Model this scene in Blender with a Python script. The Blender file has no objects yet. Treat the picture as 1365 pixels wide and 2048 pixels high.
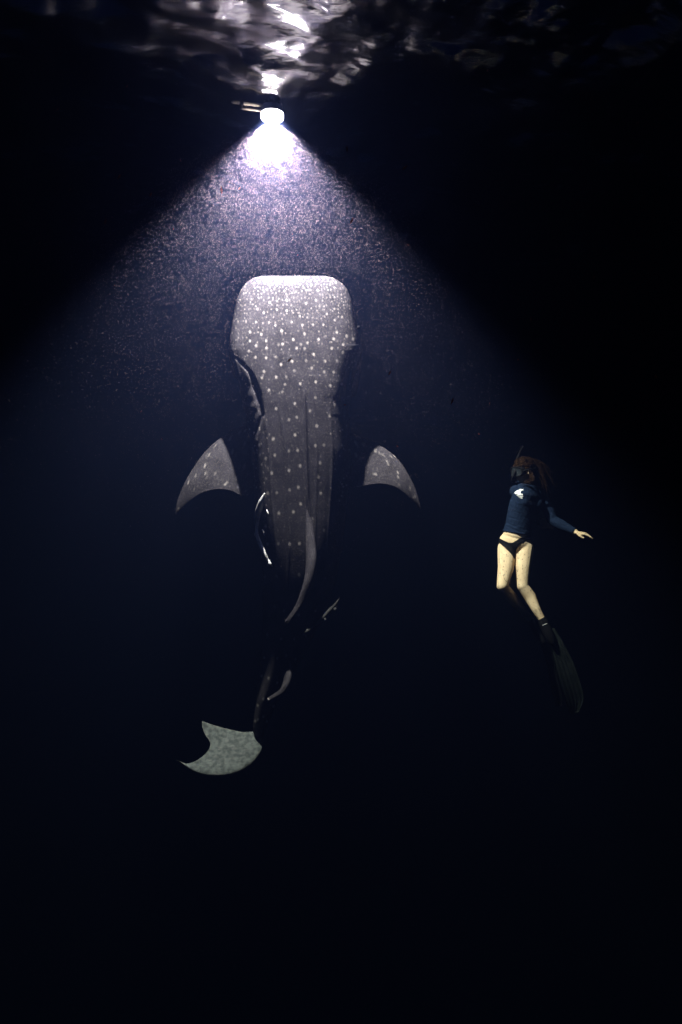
import bpy, bmesh, math, random
import numpy as np
from mathutils import Vector, Matrix
from mathutils import noise as mnoise

random.seed(7)
rng = np.random.default_rng(7)
scene = bpy.context.scene
COL = scene.collection

# ------------------------------------------------------------------ camera
CAM_D = 7.0            # the camera hangs in the water 7 m in front of y = 0
FPX = 1600.0           # focal length in full-size picture pixels
cam = bpy.data.cameras.new('camera')
cam.sensor_fit = 'VERTICAL'
cam.sensor_height = 24.0
cam.angle_y = 2 * math.atan(1024.0 / FPX)
cam.clip_start = 0.05
cam.clip_end = 200.0
cam_o = bpy.data.objects.new('camera', cam)
cam_o.location = (0, -CAM_D, 0)
cam_o.rotation_euler = (math.radians(90), 0, 0)
COL.objects.link(cam_o)
scene.camera = cam_o

# ------------------------------------------------------------------ world: open sea at night
w = bpy.data.worlds.new('World')
scene.world = w
w.use_nodes = True
bg = w.node_tree.nodes['Background']
bg.inputs['Color'].default_value = (0.01, 0.13, 1.0, 1)
bg.inputs['Strength'].default_value = 0.010

# ------------------------------------------------------------------ the one lamp: light inside the housing built below
LAMP = Vector((-0.507, -1.10, 2.968))
sp = bpy.data.lights.new('lamp_beam', 'SPOT')
sp.energy = 7200.0
sp.color = (1.0, 0.82, 1.03)
sp.spot_size = math.radians(98)
sp.spot_blend = 0.42
sp.shadow_soft_size = 0.03
sp_o = bpy.data.objects.new('lamp_beam', sp)
sp_o.location = LAMP + Vector((0, 0, -0.006))
sp_o.rotation_euler = (math.radians(7), 0, 0)
COL.objects.link(sp_o)

# ------------------------------------------------------------------ exposure, renderer
vs = scene.view_settings
vs.view_transform = 'Standard'
vs.look = 'None'
vs.exposure = 0.0
vs.gamma = 1.0
scene.render.engine = 'CYCLES'
cy = scene.cycles
cy.max_bounces = 6
cy.diffuse_bounces = 2
cy.glossy_bounces = 4
cy.transmission_bounces = 6
cy.transparent_max_bounces = 8
cy.volume_bounces = 1
cy.use_denoising = True
cy.sample_clamp_indirect = 6.0
cy.caustics_reflective = True
cy.caustics_refractive = False


# ================================================================== helpers
def W(px, py, y):
    """a picture point at depth y -> a point of the place"""
    k = (y + CAM_D) / FPX
    return ((px - 682.5) * k, y, (1024.0 - py) * k)


def link_mesh(name, verts, faces, mat=None, parent=None, smooth=True):
    me = bpy.data.meshes.new(name)
    me.from_pydata([tuple(v) for v in verts], [], faces)
    me.update()
    return link(name, me, mat, parent, smooth)


def link(name, me, mat=None, parent=None, smooth=True):
    if mat is not None:
        me.materials.clear()
        me.materials.append(mat)
    if smooth:
        me.polygons.foreach_set('use_smooth', [True] * len(me.polygons))
    o = bpy.data.objects.new(name, me)
    COL.objects.link(o)
    if parent is not None:
        o.parent = parent
        o.matrix_parent_inverse = parent.matrix_world.inverted()
    return o


def empty(name, loc):
    o = bpy.data.objects.new(name, None)
    o.location = loc
    o.empty_display_size = 0.1
    COL.objects.link(o)
    bpy.context.view_layer.update()
    return o


def tag(o, label=None, cat=None, group=None, kind=None):
    if label: o['label'] = label
    if cat: o['category'] = cat
    if group: o['group'] = group
    if kind: o['kind'] = kind
    return o


def fix_normals(me):
    bm = bmesh.new(); bm.from_mesh(me)
    bmesh.ops.recalc_face_normals(bm, faces=bm.faces)
    bm.to_mesh(me); bm.free()


def interp(xs, tab):
    t = np.array(tab, float)
    return np.stack([np.interp(xs, t[:, 0], t[:, k]) for k in range(1, t.shape[1])], -1)


def smooth_poly(pts, n, even=False):
    """Catmull-Rom through pts, n samples"""
    P = np.array(pts, float)
    d = np.r_[0, np.cumsum(np.linalg.norm(np.diff(P[:, :2], axis=0), axis=1) + 1e-6)]
    if even: d = np.arange(len(P), dtype=float)
    d /= d[-1]
    Q = np.vstack([2 * P[0] - P[1], P, 2 * P[-1] - P[-2]])
    out = []
    for t in np.linspace(0, 1, n):
        i = min(max(int(np.searchsorted(d, t, side='right')) - 1, 0), len(P) - 2)
        u = (t - d[i]) / (d[i + 1] - d[i])
        p0, p1, p2, p3 = Q[i], Q[i + 1], Q[i + 2], Q[i + 3]
        out.append(0.5 * (2 * p1 + (p2 - p0) * u + (2 * p0 - 5 * p1 + 4 * p2 - p3) * u * u
                          + (3 * p1 - p0 - 3 * p2 + p3) * u ** 3))
    return np.array(out)


def sstep(a, b, x):
    t = np.clip((x - a) / (b - a), 0, 1)
    return t * t * (3 - 2 * t)


def mat_principled(name, color, rough=0.5, spec=0.4, noise=None, bump=None, metallic=0.0, ior=1.08):   # index relative to the water round it
    """procedural principled material; noise = (scale, amount), bump = (scale, strength, distance)"""
    m = bpy.data.materials.new(name)
    m.use_nodes = True
    nt = m.node_tree
    b = nt.nodes['Principled BSDF']
    b.inputs['Roughness'].default_value = rough
    b.inputs['Specular IOR Level'].default_value = spec
    b.inputs['Metallic'].default_value = metallic
    b.inputs['IOR'].default_value = ior
    tc = nt.nodes.new('ShaderNodeTexCoord')
    if noise:
        n = nt.nodes.new('ShaderNodeTexNoise')
        n.inputs['Scale'].default_value = noise[0]
        n.inputs['Detail'].default_value = 6
        nt.links.new(tc.outputs['Object'], n.inputs['Vector'])
        r = nt.nodes.new('ShaderNodeMapRange')
        r.inputs['From Min'].default_value = 0.25
        r.inputs['From Max'].default_value = 0.75
        r.inputs['To Min'].default_value = 1 - noise[1]
        r.inputs['To Max'].default_value = 1 + noise[1]
        nt.links.new(n.outputs['Fac'], r.inputs['Value'])
        mx = nt.nodes.new('ShaderNodeVectorMath'); mx.operation = 'SCALE'
        mx.inputs[0].default_value = color[:3]
        nt.links.new(r.outputs[0], mx.inputs['Scale'])
        nt.links.new(mx.outputs[0], b.inputs['Base Color'])
    else:
        b.inputs['Base Color'].default_value = (*color[:3], 1)
    if bump:
        n2 = nt.nodes.new('ShaderNodeTexNoise')
        n2.inputs['Scale'].default_value = bump[0]
        n2.inputs['Detail'].default_value = 5
        nt.links.new(tc.outputs['Object'], n2.inputs['Vector'])
        bp = nt.nodes.new('ShaderNodeBump')
        bp.inputs['Strength'].default_value = bump[1]
        bp.inputs['Distance'].default_value = bump[2]
        nt.links.new(n2.outputs['Fac'], bp.inputs['Height'])
        nt.links.new(bp.outputs[0], b.inputs['Normal'])
    return m


# ================================================================== the sea: surface seen from below, and the water itself
SURF = 3.10


def build_surface():
    xs = np.concatenate([np.linspace(-14, -5, 60, endpoint=False), np.linspace(-5, 5, 420), np.linspace(5, 14, 61)[1:]])
    ys = np.concatenate([np.linspace(-8, -3, 60, endpoint=False), np.linspace(-3, 3, 300), np.linspace(3, 20, 120)[1:]])
    X, Y = np.meshgrid(xs, ys)
    Z = np.zeros_like(X)
    r = np.random.default_rng(63)
    for lam, amp, n in ((2.4, 0.030, 4), (0.95, 0.018, 8), (0.42, 0.0085, 12), (0.20, 0.0034, 18), (0.11, 0.0013, 18)):
        for _ in range(n):
            a = r.normal(math.radians(80), 0.8)
            k = 2 * math.pi / (lam * r.uniform(0.7, 1.4))
            ph = r.uniform(0, 2 * math.pi)
            Z += amp / math.sqrt(n) * 1.4 * np.sin(k * (X * math.cos(a) + Y * math.sin(a)) + ph + 0.9 * np.sin(0.9 * X + 0.7 * Y + ph))
    for lam, amp, n in ((1.7, 0.024, 3), (0.7, 0.010, 5), (0.33, 0.0042, 8)):      # a cross sea running sideways
        for _ in range(n):
            a = r.normal(math.radians(12), 0.45)
            k = 2 * math.pi / (lam * r.uniform(0.7, 1.4))
            ph = r.uniform(0, 2 * math.pi)
            Z += amp / math.sqrt(n) * 1.4 * np.sin(k * (X * math.cos(a) + Y * math.sin(a)) + ph)
    Z -= Z.mean()
    # the sea keeps just clear of the lamp's housing
    Z = np.clip(Z, -0.085, 0.12)
    V = np.stack([X, Y, SURF + Z], -1).reshape(-1, 3)
    ny, nx = X.shape
    idx = np.arange(nx * ny).reshape(ny, nx)
    F = np.stack([idx[:-1, :-1], idx[:-1, 1:], idx[1:, 1:], idx[1:, :-1]], -1).reshape(-1, 4)
    m = bpy.data.materials.new('sea_surface')
    m.use_nodes = True
    nt = m.node_tree
    nt.nodes.clear()
    out = nt.nodes.new('ShaderNodeOutputMaterial')
    g = nt.nodes.new('ShaderNodeBsdfGlass')
    g.inputs['IOR'].default_value = 1.333
    g.inputs['Roughness'].default_value = 0.23
    tc = nt.nodes.new('ShaderNodeTexCoord')
    mp = nt.nodes.new('ShaderNodeMapping')
    mp.inputs['Scale'].default_value = (0.8, 1.8, 1)
    n = nt.nodes.new('ShaderNodeTexNoise')
    n.inputs['Scale'].default_value = 7
    n.inputs['Detail'].default_value = 3
    bp = nt.nodes.new('ShaderNodeBump')
    bp.inputs['Strength'].default_value = 0.35
    bp.inputs['Distance'].default_value = 0.03
    nt.links.new(tc.outputs['Object'], mp.inputs['Vector'])
    nt.links.new(mp.outputs[0], n.inputs['Vector'])
    nt.links.new(n.outputs['Fac'], bp.inputs['Height'])
    nt.links.new(bp.outputs[0], g.inputs['Normal'])
    nt.links.new(g.outputs[0], out.inputs['Surface'])
    o = link_mesh('water_surface', V, F.tolist(), m)
    tag(o, 'rippled underside of the sea surface reflecting the lamp', kind='structure')
    return o


build_surface()


def build_haze():
    x0, x1, y0, y1, z0, z1 = -16, 16, -10, 22, -12, 3.4
    V = [(x0, y0, z0), (x1, y0, z0), (x1, y1, z0), (x0, y1, z0), (x0, y0, z1), (x1, y0, z1), (x1, y1, z1), (x0, y1, z1)]
    F = [(0, 3, 2, 1), (4, 5, 6, 7), (0, 1, 5, 4), (1, 2, 6, 5), (2, 3, 7, 6), (3, 0, 4, 7)]
    m = bpy.data.materials.new('sea_water')
    m.use_nodes = True
    nt = m.node_tree
    nt.nodes.clear()
    out = nt.nodes.new('ShaderNodeOutputMaterial')
    v = nt.nodes.new('ShaderNodeVolumePrincipled')
    v.inputs['Color'].default_value = (0.0180, 0.0270, 0.072, 1)
    v.inputs['Absorption Color'].default_value = (0.010, 0.060, 0.0, 1)
    v.inputs['Density'].default_value = 0.15
    v.inputs['Anisotropy'].default_value = 0.7
    nt.links.new(v.outputs[0], out.inputs['Volume'])
    o = link_mesh('haze', V, F, m, smooth=False)
    tag(o, 'dark murky night sea water filling the whole scene', kind='stuff')


build_haze()


# ================================================================== the lamp and the pole floating beside it
def lathe(profile, n=32, center=(0, 0, 0)):
    V, F = [], []
    for r, z in profile:
        for k in range(n):
            a = 2 * math.pi * k / n
            V.append((center[0] + r * math.cos(a), center[1] + r * math.sin(a), center[2] + z))
    for i in range(len(profile) - 1):
        for k in range(n):
            a, b = i * n + k, i * n + (k + 1) % n
            F.append((a, b, b + n, a + n))
    F.append(tuple(range(n))[::-1])
    F.append(tuple((len(profile) - 1) * n + k for k in range(n)))
    return V, F


def tube(pts, radii, n=10, flat=None):
    """round tube along pts (world), one radius each; returns verts, faces"""
    P = [Vector(p) for p in pts]
    if not hasattr(radii, '__len__'):
        radii = [radii] * len(P)
    V, F = [], []
    up = None
    for i, p in enumerate(P):
        t = (P[min(i + 1, len(P) - 1)] - P[max(i - 1, 0)]).normalized()
        if up is None:
            up = t.orthogonal().normalized()
        up = (up - t * up.dot(t)).normalized()
        sd = t.cross(up)
        for k in range(n):
            a = 2 * math.pi * k / n
            V.append(p + (up * math.cos(a) + sd * math.sin(a)) * radii[i])
    for i in range(len(P) - 1):
        for k in range(n):
            a, b = i * n + k, i * n + (k + 1) % n
            F.append((a, b, b + n, a + n))
    F.append(tuple(range(n))[::-1])
    F.append(tuple((len(P) - 1) * n + k for k in range(n)))
    return V, F


M_black = mat_principled('black_rubber', (0.012, 0.012, 0.014), 0.5, 0.4, (30, 0.3), (60, 0.2, 0.004))
M_metal = mat_principled('dull_aluminium', (0.35, 0.35, 0.37), 0.4, 0.5, (25, 0.25), None, 0.6)


def build_lamp():
    t = empty('underwater_lamp', LAMP)
    tag(t, 'blazing white underwater lamp hung just below the sea surface', 'lamp')
    c = LAMP
    k_ = 0.84
    sc_ = lambda prof: [(r * k_, z * k_) for r, z in prof]
    hv, hf = lathe(sc_([(0.02, 0.052), (0.055, 0.050), (0.06, 0.036), (0.078, 0.032), (0.088, 0.02), (0.094, -0.02), (0.100, -0.03),
                    (0.100, -0.040), (0.094, -0.040), (0.084, -0.030), (0.060, 0.006), (0.03, 0.012)]), 36, c)
    link_mesh('housing', hv, hf, M_metal, t)
    m = bpy.data.materials.new('lit_lens')
    m.use_nodes = True
    nt = m.node_tree
    nt.nodes.clear()
    out = nt.nodes.new('ShaderNodeOutputMaterial')
    e = nt.nodes.new('ShaderNodeEmission')
    e.inputs['Color'].default_value = (1.0, 0.80, 1.0, 1)
    e.inputs['Strength'].default_value = 110.0
    nt.links.new(e.outputs[0], out.inputs['Surface'])
    lv, lf = lathe(sc_([(0.098, -0.041), (0.098, -0.072), (0.094, -0.078), (0.089, -0.074), (0.083, -0.040), (0.055, 0.002), (0.03, 0.008), (0.002, 0.009)]), 36, c)
    lf = lf[:-2]
    link_mesh('lens', lv, lf, m, t)
    fins = []
    for k in range(10):
        a = 2 * math.pi * k / 10
        d = Vector((math.cos(a), math.sin(a), 0)); s = Vector((-math.sin(a), math.cos(a), 0)) * 0.004
        V = []
        for rr in (0.042, 0.071):
            for zz in (0.026, 0.044):
                for q in (-1, 1):
                    V.append(c + d * rr + s * q + Vector((0, 0, zz)))
        F = [(0, 1, 3, 2), (4, 6, 7, 5), (0, 4, 5, 1), (2, 3, 7, 6), (0, 2, 6, 4), (1, 5, 7, 3)]
        link_mesh('cooling_fin', V, F, M_metal, t, smooth=False)
    pts = [c + Vector((0, 0, 0.04)), c + Vector((0.005, 0.01, 0.14)), c + Vector((0.02, 0.03, 0.22)), c + Vector((0.03, 0.05, 0.32))]
    cv, cf = tube(pts, 0.009, 10)
    link_mesh('cable', cv, cf, M_black, t)
    return t


build_lamp()


def build_pole():
    # a short pale pole drifting under the surface left of the lamp, with a dark clip round it
    y = -1.16
    a = Vector(W(463, 204, y)); b = Vector(W(526, 211, y + 0.06))
    t = empty('floating_pole', (a + b) / 2)
    tag(t, 'short pale pole with a dark clip floating left of the lamp', 'pole')
    mp = mat_principled('pale_bamboo', (0.62, 0.55, 0.46), 0.45, 0.5, (18, 0.25))
    pv, pf = tube([a.lerp(b, s) for s in np.linspace(0, 1, 9)], [0.008, 0.012, 0.0125, 0.012, 0.0125, 0.012, 0.0125, 0.012, 0.009], 12)
    link_mesh('shaft', pv, pf, mp, t)
    a2 = a + Vector((0.06, 0.05, -0.022)); b2 = b + Vector((0.02, 0.05, -0.02))
    pv, pf = tube([a2.lerp(b2, s) for s in np.linspace(0, 1, 6)], 0.008, 10)
    link_mesh('lower_rod', pv, pf, mp, t)
    q = a.lerp(b, 0.32)
    cv, cf = tube([q + Vector((0, 0, 0.035)), q + Vector((0.002, 0, 0.012)), q + Vector((0, 0, -0.01)), q + Vector((-0.002, 0, -0.04))],
                  [0.006, 0.017, 0.017, 0.006], 10)
    link_mesh('clip', cv, cf, M_black, t)


build_pole()

# ================================================================== the whale shark
SIL = [  # picture row, left edge, right edge of the body
    (553, 521, 654), (554.5, 512, 663), (557, 505, 670), (561, 499, 677), (568, 491, 686), (580, 482, 696), (600, 473.5, 704),
    (620, 470, 709), (650, 464, 715), (680, 459, 721), (700, 458, 723), (720, 459, 722.5), (740, 461, 721), (752, 466, 720),
    (757, 472, 719), (761, 478, 718.5), (780, 480, 717), (790, 482, 713), (797, 484, 702), (815, 487, 699), (830, 491, 699), (860, 497, 700),
    (900, 502, 702), (950, 506, 700), (1000, 510, 695), (1050, 517, 690), (1100, 523, 684), (1150, 526, 674), (1200, 527, 660),
    (1250, 527, 640), (1300, 525, 614), (1350, 520, 585), (1400, 512, 557), (1440, 507, 541), (1460, 506, 531), (1476, 509, 526)]
DEP = [  # picture row, dorsal y, edge y, ventral y
    (553, -0.500, -0.455, -0.420), (557, -0.520, -0.43, -0.38), (568, -0.540, -0.41, -0.32), (600, -0.570, -0.39, -0.18), (650, -0.605, -0.37, 0.0),
    (700, -0.630, -0.35, 0.10), (760, -0.655, -0.34, 0.17), (800, -0.665, -0.35, 0.2), (900, -0.680, -0.36, 0.22), (1000, -0.685, -0.36, 0.20),
    (1050, -0.692, -0.35, 0.14), (1100, -0.694, -0.33, 0.08), (1150, -0.684, -0.31, 0.04), (1200, -0.664, -0.29, 0.0), (1250, -0.630, -0.285, -0.04), (1300, -0.598, -0.30, -0.08), (1400, -0.540, -0.33, -0.20),
    (1460, -0.485, -0.37, -0.29), (1476, -0.43, -0.37, -0.32)]

S1 = [(545, 537, 1), (633, 603, 1), (553, 637, 1), (740, 628, .7), (825, 602, .8), (660, 668, .8), (788, 716, .95), (625, 768, 1), (540, 792, 1),
      (875, 767, .8), (774, 820, .8), (686, 938, 1), (803, 924, .95), (914, 952, 1), (503, 887, 1), (449, 987, 1), (570, 943, .6),
      (645, 1088, 1), (503, 1127, 1), (660, 1192, .75), (812, 1260, .8), (648, 1327, 1), (484, 1354, 1), (946, 1097, .8), (802, 1043, .7),
      (551, 998, .5), (640, 840, .5), (580, 886, .5), (940, 850, .8), (868, 848, .6), (965, 765, .6), (1000, 940, .8), (718, 560, .7),
      (390, 563, .8), (428, 612, .7), (430, 668, .8), (428, 742, .8), (346, 738, .7), (411, 845, .8), (395, 893, .8), (500, 735, .5),
      (352, 470, .9), (450, 473, .9), (498, 495, 1), (621, 470, 1), (702, 493, 1), (783, 490, .9), (860, 492, .9), (948, 455, .8), (940, 598, .8),
      (925, 670, .8), (963, 548, .8), (583, 305, 1), (805, 305, .9), (729, 328, .9), (682, 424, .9), (583, 384, 1), (508, 376, 1),
      (410, 400, .9), (361, 372, .9), (453, 323, .9), (820, 230, 1), (305, 545, .7), (305, 613, .7), (352, 650, .7), (296, 690, .6),
      (1038, 577, .7), (1087, 598, .8), (1012, 640, .7), (1010, 700, .7), (1003, 433, .8), (888, 408, .8), (945, 370, .7), (834, 350, .7),
      (600, 1210, .6), (908, 1180, .5), (760, 1143, .7), (730, 765, .4), (720, 670, .5), (690, 640, .4), (520, 640, .4)]
S2 = [(558, 150, 1), (671, 128, 1), (783, 82, .9), (849, 30, .6), (640, 50, .6), (486, 180, .7), (567, 232, .8), (684, 208, .7), (640, 210, .6),
      (776, 183, .7), (820, 180, .5), (800, 272, .8), (697, 288, 1), (640, 311, 1), (551, 325, .9), (520, 250, .5), (688, 398, .9),
      (643, 412, .6), (804, 428, .8), (700, 484, .9), (663, 525, 1), (588, 532, .9), (792, 345, .6), (530, 428, .7), (694, 688, 1), (643, 690, .9),
      (585, 690, .6), (530, 690, .8), (692, 848, 1), (575, 857, 1), (515, 860, 1), (720, 878, .9), (565, 1012, .9), (577, 425, .5), (760, 560, .5),
      (742, 780, .6), (820, 620, .5), (520, 600, .5)]
SPOTS = [(420 + x / 3.79, 520 + y / 3.79, a * (0.62 if y < 520 else 0.9), 2.3 if y < 520 else 2.7) for x, y, a in S1] + [(330 + x / 2.5755, 820 + y / 2.5755, a, 2.9) for x, y, a in S2]
for row in (1225, 1270, 1315, 1360, 1405, 1440):
    lo, hi = interp(np.array([row]), SIL)[0]
    for k in range(4):
        SPOTS.append((lo + (hi - lo) * (0.1 + 0.25 * k) + rng.uniform(-3, 3), row + rng.uniform(-8, 8), rng.uniform(.6, 1), 2.4))
# the close-set small dots on the snout, cheeks and shoulders, in uneven columns
r_ = np.random.default_rng(3)
py = 556.0
while py < 1160:
    lo, hi = interp(np.array([py]), SIL)[0]
    t = min((py - 556) / 344, 1.0)
    step = 5.2 + 12 * t ** 0.8
    x = lo + r_.uniform(0, step)
    while x < hi:
        edge = min(x - lo, hi - x)
        ex = x + r_.normal(0, step * .22); ey = py + r_.normal(0, step * .25)
        if r_.random() < 0.9 and min((ex - s[0]) ** 2 + (ey - s[1]) ** 2 for s in SPOTS[:120]) > 30:
            SPOTS.append((ex, ey, r_.uniform(.15, .55) * (1 - .45 * t), r_.uniform(1.1, 1.75) - .1 * t))
        x += step * (0.62 if (edge < 30 and py > 600) else 1.0)
    py += step * 1.05


def spot_field(P):
    """P: (n, 2) picture rows of skin points -> pattern value 0..1"""
    val = np.zeros(len(P))
    order = np.argsort(P[:, 1])
    ys = P[order, 1]
    for sx, sy, a, r in SPOTS:
        i0, i1 = np.searchsorted(ys, sy - r * 2.2), np.searchsorted(ys, sy + r * 2.2)
        ii = order[i0:i1]
        if len(ii) == 0:
            continue
        d = np.hypot(P[ii, 0] - sx, (P[ii, 1] - sy) * 0.82) / r
        val[ii] = np.maximum(val[ii], a * (1 - sstep(0.25, 1.5, d)))
    return val


SHARK_Y = -0.10          # how far the shark hangs in front of the depth table below


def Ws(px, py, y):
    return W(px, py, y + SHARK_Y)


def build_shark():
    V, F, A = [], [], []      # A: picture position of each dorsal vertex (or nan)

    # ---- body
    rows = np.concatenate([np.linspace(553, 570, 26, endpoint=False), np.linspace(570, 860, 210, endpoint=False), np.linspace(860, 1476, 300)])
    nd, nv = 250, 46
    s = np.linspace(-1, 1, nd)
    u = np.sin(s * math.pi / 2) * 0.55 + s * 0.45
    sil = interp(rows, SIL)
    dep = interp(rows, DEP)
    # soften the tables' corners
    def soft(a, k):
        ker = np.hanning(k + 2)[1:-1]; ker /= ker.sum()
        pad = np.pad(a, ((k // 2, k // 2), (0, 0)), mode='edge')
        return np.stack([np.convolve(pad[:, j], ker, 'valid') for j in range(a.shape[1])], -1)
    dep = soft(dep, 31)
    sil[70:] = soft(sil, 7)[70:]
    n = len(rows)
    ring = nd + nv
    for i in range(n):
        py = rows[i]
        L, R = sil[i]
        yd, ye, yv = dep[i]
        cx, hw = (L + R) / 2, (R - L) / 2
        # the back's centre line leans over to where the median ridge runs
        # (measured without the jaw corners that stand out at the sides)
        Ld = np.interp(py, [553, 700, 760, 800], [L, 458, 474, 484]) if 690 < py < 800 else L
        Rd = np.interp(py, [553, 700, 760, 800], [R, 723, 706, 700]) if 690 < py < 830 else R
        pxd = cx + hw * u
        a = np.clip(np.where(pxd < cx, (cx - pxd) / (cx - Ld), (pxd - cx) / (Rd - cx)), 0, 1)
        trunk_k = sstep(600, 800, py) * (1 - sstep(980, 1250, py))
        pw = 2.6 + np.where(u < 0, 4.0, 1.5) * trunk_k
        dome = (1 - a ** pw) ** (1 / (1.9 + np.where(u < 0, 0.8, 0.2) * trunk_k))
        y = ye + (yd - ye) * dome
        # behind the head the broad back stands above the gill flanks
        g = sstep(698, 750, py) * (1 - sstep(850, 905, py))
        pxs = cx + hw * u
        eL = np.interp(py, [700, 722, 745, 790, 830, 860, 900], [452, 484, 505, 521, 529, 519, 503])
        eR = np.interp(py, [700, 716, 732, 760, 800, 850, 900], [728, 706, 695, 687, 684, 687, 694])
        y = y + g * 0.10 * sstep(eR - 2, eR + 9, pxs)
        wg = np.interp(py, [740, 785, 850], [4.0, 6.5, 3.0])
        y = y + g * 0.030 * np.exp(-((pxs - (eL - 4)) / wg) ** 2)
        fl = sstep(752, 772, py) * (1 - sstep(830, 890, py)) * (1 - sstep(eL - 10, eL - 2, pxs))
        y = y + fl * (0.012 + 0.0025 * np.sin((py - 757) / 4.4 + pxs * 0.12))
        # jaw corners: thin rims left standing at the sides of the head
        rim = sstep(700, 730, py) * (1 - sstep(780, 796, py)) * (u > 0) + sstep(690, 720, py) * (1 - sstep(752, 760, py)) * (u < 0)
        y = y - rim * np.where(u < 0, 0.02, 0.05) * np.exp(-((a - 0.95) / 0.035) ** 2)
        # longitudinal ridges and the median keel
        body = sstep(770, 860, py) * (1 - sstep(1100, 1250, py))
        for uc, h in ((-.64, .005), (-.32, .006), (.32, .005), (.64, .005)):
            y = y - body * h * np.exp(-((u - uc) / 0.035) ** 2)
        mx = np.interp(py, [770, 900, 1000, 1080, 1200, 1490], [609, 613, 616, 625, 612, 520])
        y = y - sstep(760, 800, py) * (1 - sstep(1020, 1120, py)) * 0.016 * np.exp(-(((cx + hw * u) - mx) / 3.2) ** 2)
        # gill slits: five slanting grooves on the left and right flanks
        if 758 < py < 890:
            for k in range(5):
                gy = 775 + 22 * k
                for sg in (-1, 1):
                    q = (py - gy - 26 * (a - .88)) / 2.2
                    y = y + 0.003 * np.exp(-q * q) * sstep(.80, .86, a) * (1 - sstep(.97, 1, a)) * (np.sign(u) == sg)
        px = cx + hw * u
        for j in range(nd):
            V.append(Ws(px[j], py, y[j])); A.append((px[j], py))
        th = np.linspace(0, math.pi, nv + 2)[1:-1]
        for t in th:
            V.append(Ws(cx + hw * math.cos(t), py, ye + (yv - ye) * math.sin(t) ** 0.9)); A.append((9e3, 9e3))
    for i in range(n - 1):
        b0, b1 = i * ring, (i + 1) * ring
        for j in range(ring):
            k = (j + 1) % ring
            F.append((b0 + j, b0 + k, b1 + k, b1 + j))
    # open mouth at the top: the lips turn in and the hollow goes down
    prev = 0
    c0 = np.mean(np.array(V[:ring]), 0)
    top = np.array(V[:ring])
    for sc, dz in ((0.985, 0.006), (0.93, 0.004), (0.86, -0.03), (0.7, -0.12), (0.4, -0.2)):
        st = len(V)
        for p in top:
            q = c0 + (p - c0) * sc; V.append((q[0], q[1], q[2] + dz)); A.append((9e3, 9e3))
        for j in range(ring):
            k = (j + 1) % ring
            F.append((prev + k, prev + j, st + j, st + k))
        prev = st
    V.append((c0[0], c0[1], c0[2] - 0.22)); A.append((9e3, 9e3))
    F += [(prev + (j + 1) % ring, prev + j, len(V) - 1) for j in range(ring)]
    b = (n - 1) * ring
    F.append(tuple(b + j for j in range(ring)))

    # ---- fins: a skin stretched between a front and a rear edge, lens-shaped in section
    def fin(front, rear, thick, ns=50, nc=26, even=False):
        Lc, Tc = smooth_poly(front, ns, even), smooth_poly(rear, ns, even)
        base = len(V)
        top_i = np.zeros((ns, nc), int); bot_i = np.zeros((ns, nc), int)
        P = np.zeros((ns, nc, 3)); PX = np.zeros((ns, nc, 2))
        for i in range(ns):
            for j in range(nc):
                c = 0.5 - 0.5 * math.cos(math.pi * j / (nc - 1))
                q = Lc[i] * (1 - c) + Tc[i] * c
                P[i, j] = Ws(*q); PX[i, j] = q[:2]
        du = np.gradient(P, axis=0); dv = np.gradient(P, axis=1)
        N = np.cross(du, dv); ln = np.linalg.norm(N, axis=2, keepdims=True); N = N / np.maximum(ln, 1e-9)
        N[ln[..., 0] < 1e-9] = N[ns // 2, nc // 2]
        for i in range(ns):
            for j in range(nc):
                c = 0.5 - 0.5 * math.cos(math.pi * j / (nc - 1))
                prof = (c ** 0.5) * (1 - c) * 2.6
                tk = np.interp(i / (ns - 1), np.linspace(0, 1, len(thick)), thick) * 0.5 * prof
                top_i[i, j] = len(V); V.append(tuple(P[i, j] + N[i, j] * tk)); A.append(tuple(PX[i, j]))
        for i in range(ns):
            for j in range(nc):
                c = 0.5 - 0.5 * math.cos(math.pi * j / (nc - 1))
                prof = (c ** 0.5) * (1 - c) * 2.6
                tk = np.interp(i / (ns - 1), np.linspace(0, 1, len(thick)), thick) * 0.5 * prof + 0.0015
                bot_i[i, j] = len(V); V.append(tuple(P[i, j] - N[i, j] * tk)); A.append(tuple(PX[i, j]))
        for i in range(ns - 1):
            for j in range(nc - 1):
                F.append((top_i[i, j], top_i[i, j + 1], top_i[i + 1, j + 1], top_i[i + 1, j]))
                F.append((bot_i[i, j], bot_i[i + 1, j], bot_i[i + 1, j + 1], bot_i[i, j + 1]))
            F.append((top_i[i, 0], top_i[i + 1, 0], bot_i[i + 1, 0], bot_i[i, 0]))
            F.append((top_i[i, -1], bot_i[i, -1], bot_i[i + 1, -1], top_i[i + 1, -1]))
        for i in (0, ns - 1):
            for j in range(nc - 1):
                F.append((top_i[i, j], bot_i[i, j], bot_i[i, j + 1], top_i[i, j + 1]))

    def scatter(poly_pts, nsp, rr=(1.4, 2.4), am=1.0):
        P = np.array([p[:2] for p in poly_pts]); lo, hi = P.min(0), P.max(0)
        for _ in range(nsp):
            SPOTS.append((r_.uniform(lo[0], hi[0]), r_.uniform(lo[1], hi[1]), r_.uniform(.3, .95) * am, r_.uniform(*rr)))

    pl_f = [(540, 838, -.16), (485, 852, -.24), (450, 870, -.30), (410, 905, -.36), (376, 955, -.42), (356, 1000, -.46), (352, 1029, -.48)]
    pl_r = [(535, 975, -.28), (505, 989, -.38), (485, 991, -.44), (462, 981, -.48), (436, 978, -.50), (405, 985, -.50), (375, 1005, -.49), (352, 1029, -.48)]
    scatter(pl_f + pl_r, 190, (1.2, 1.9), .8)
    fin(pl_f, pl_r, [.14, .10, .07, .045, .02])
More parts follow.
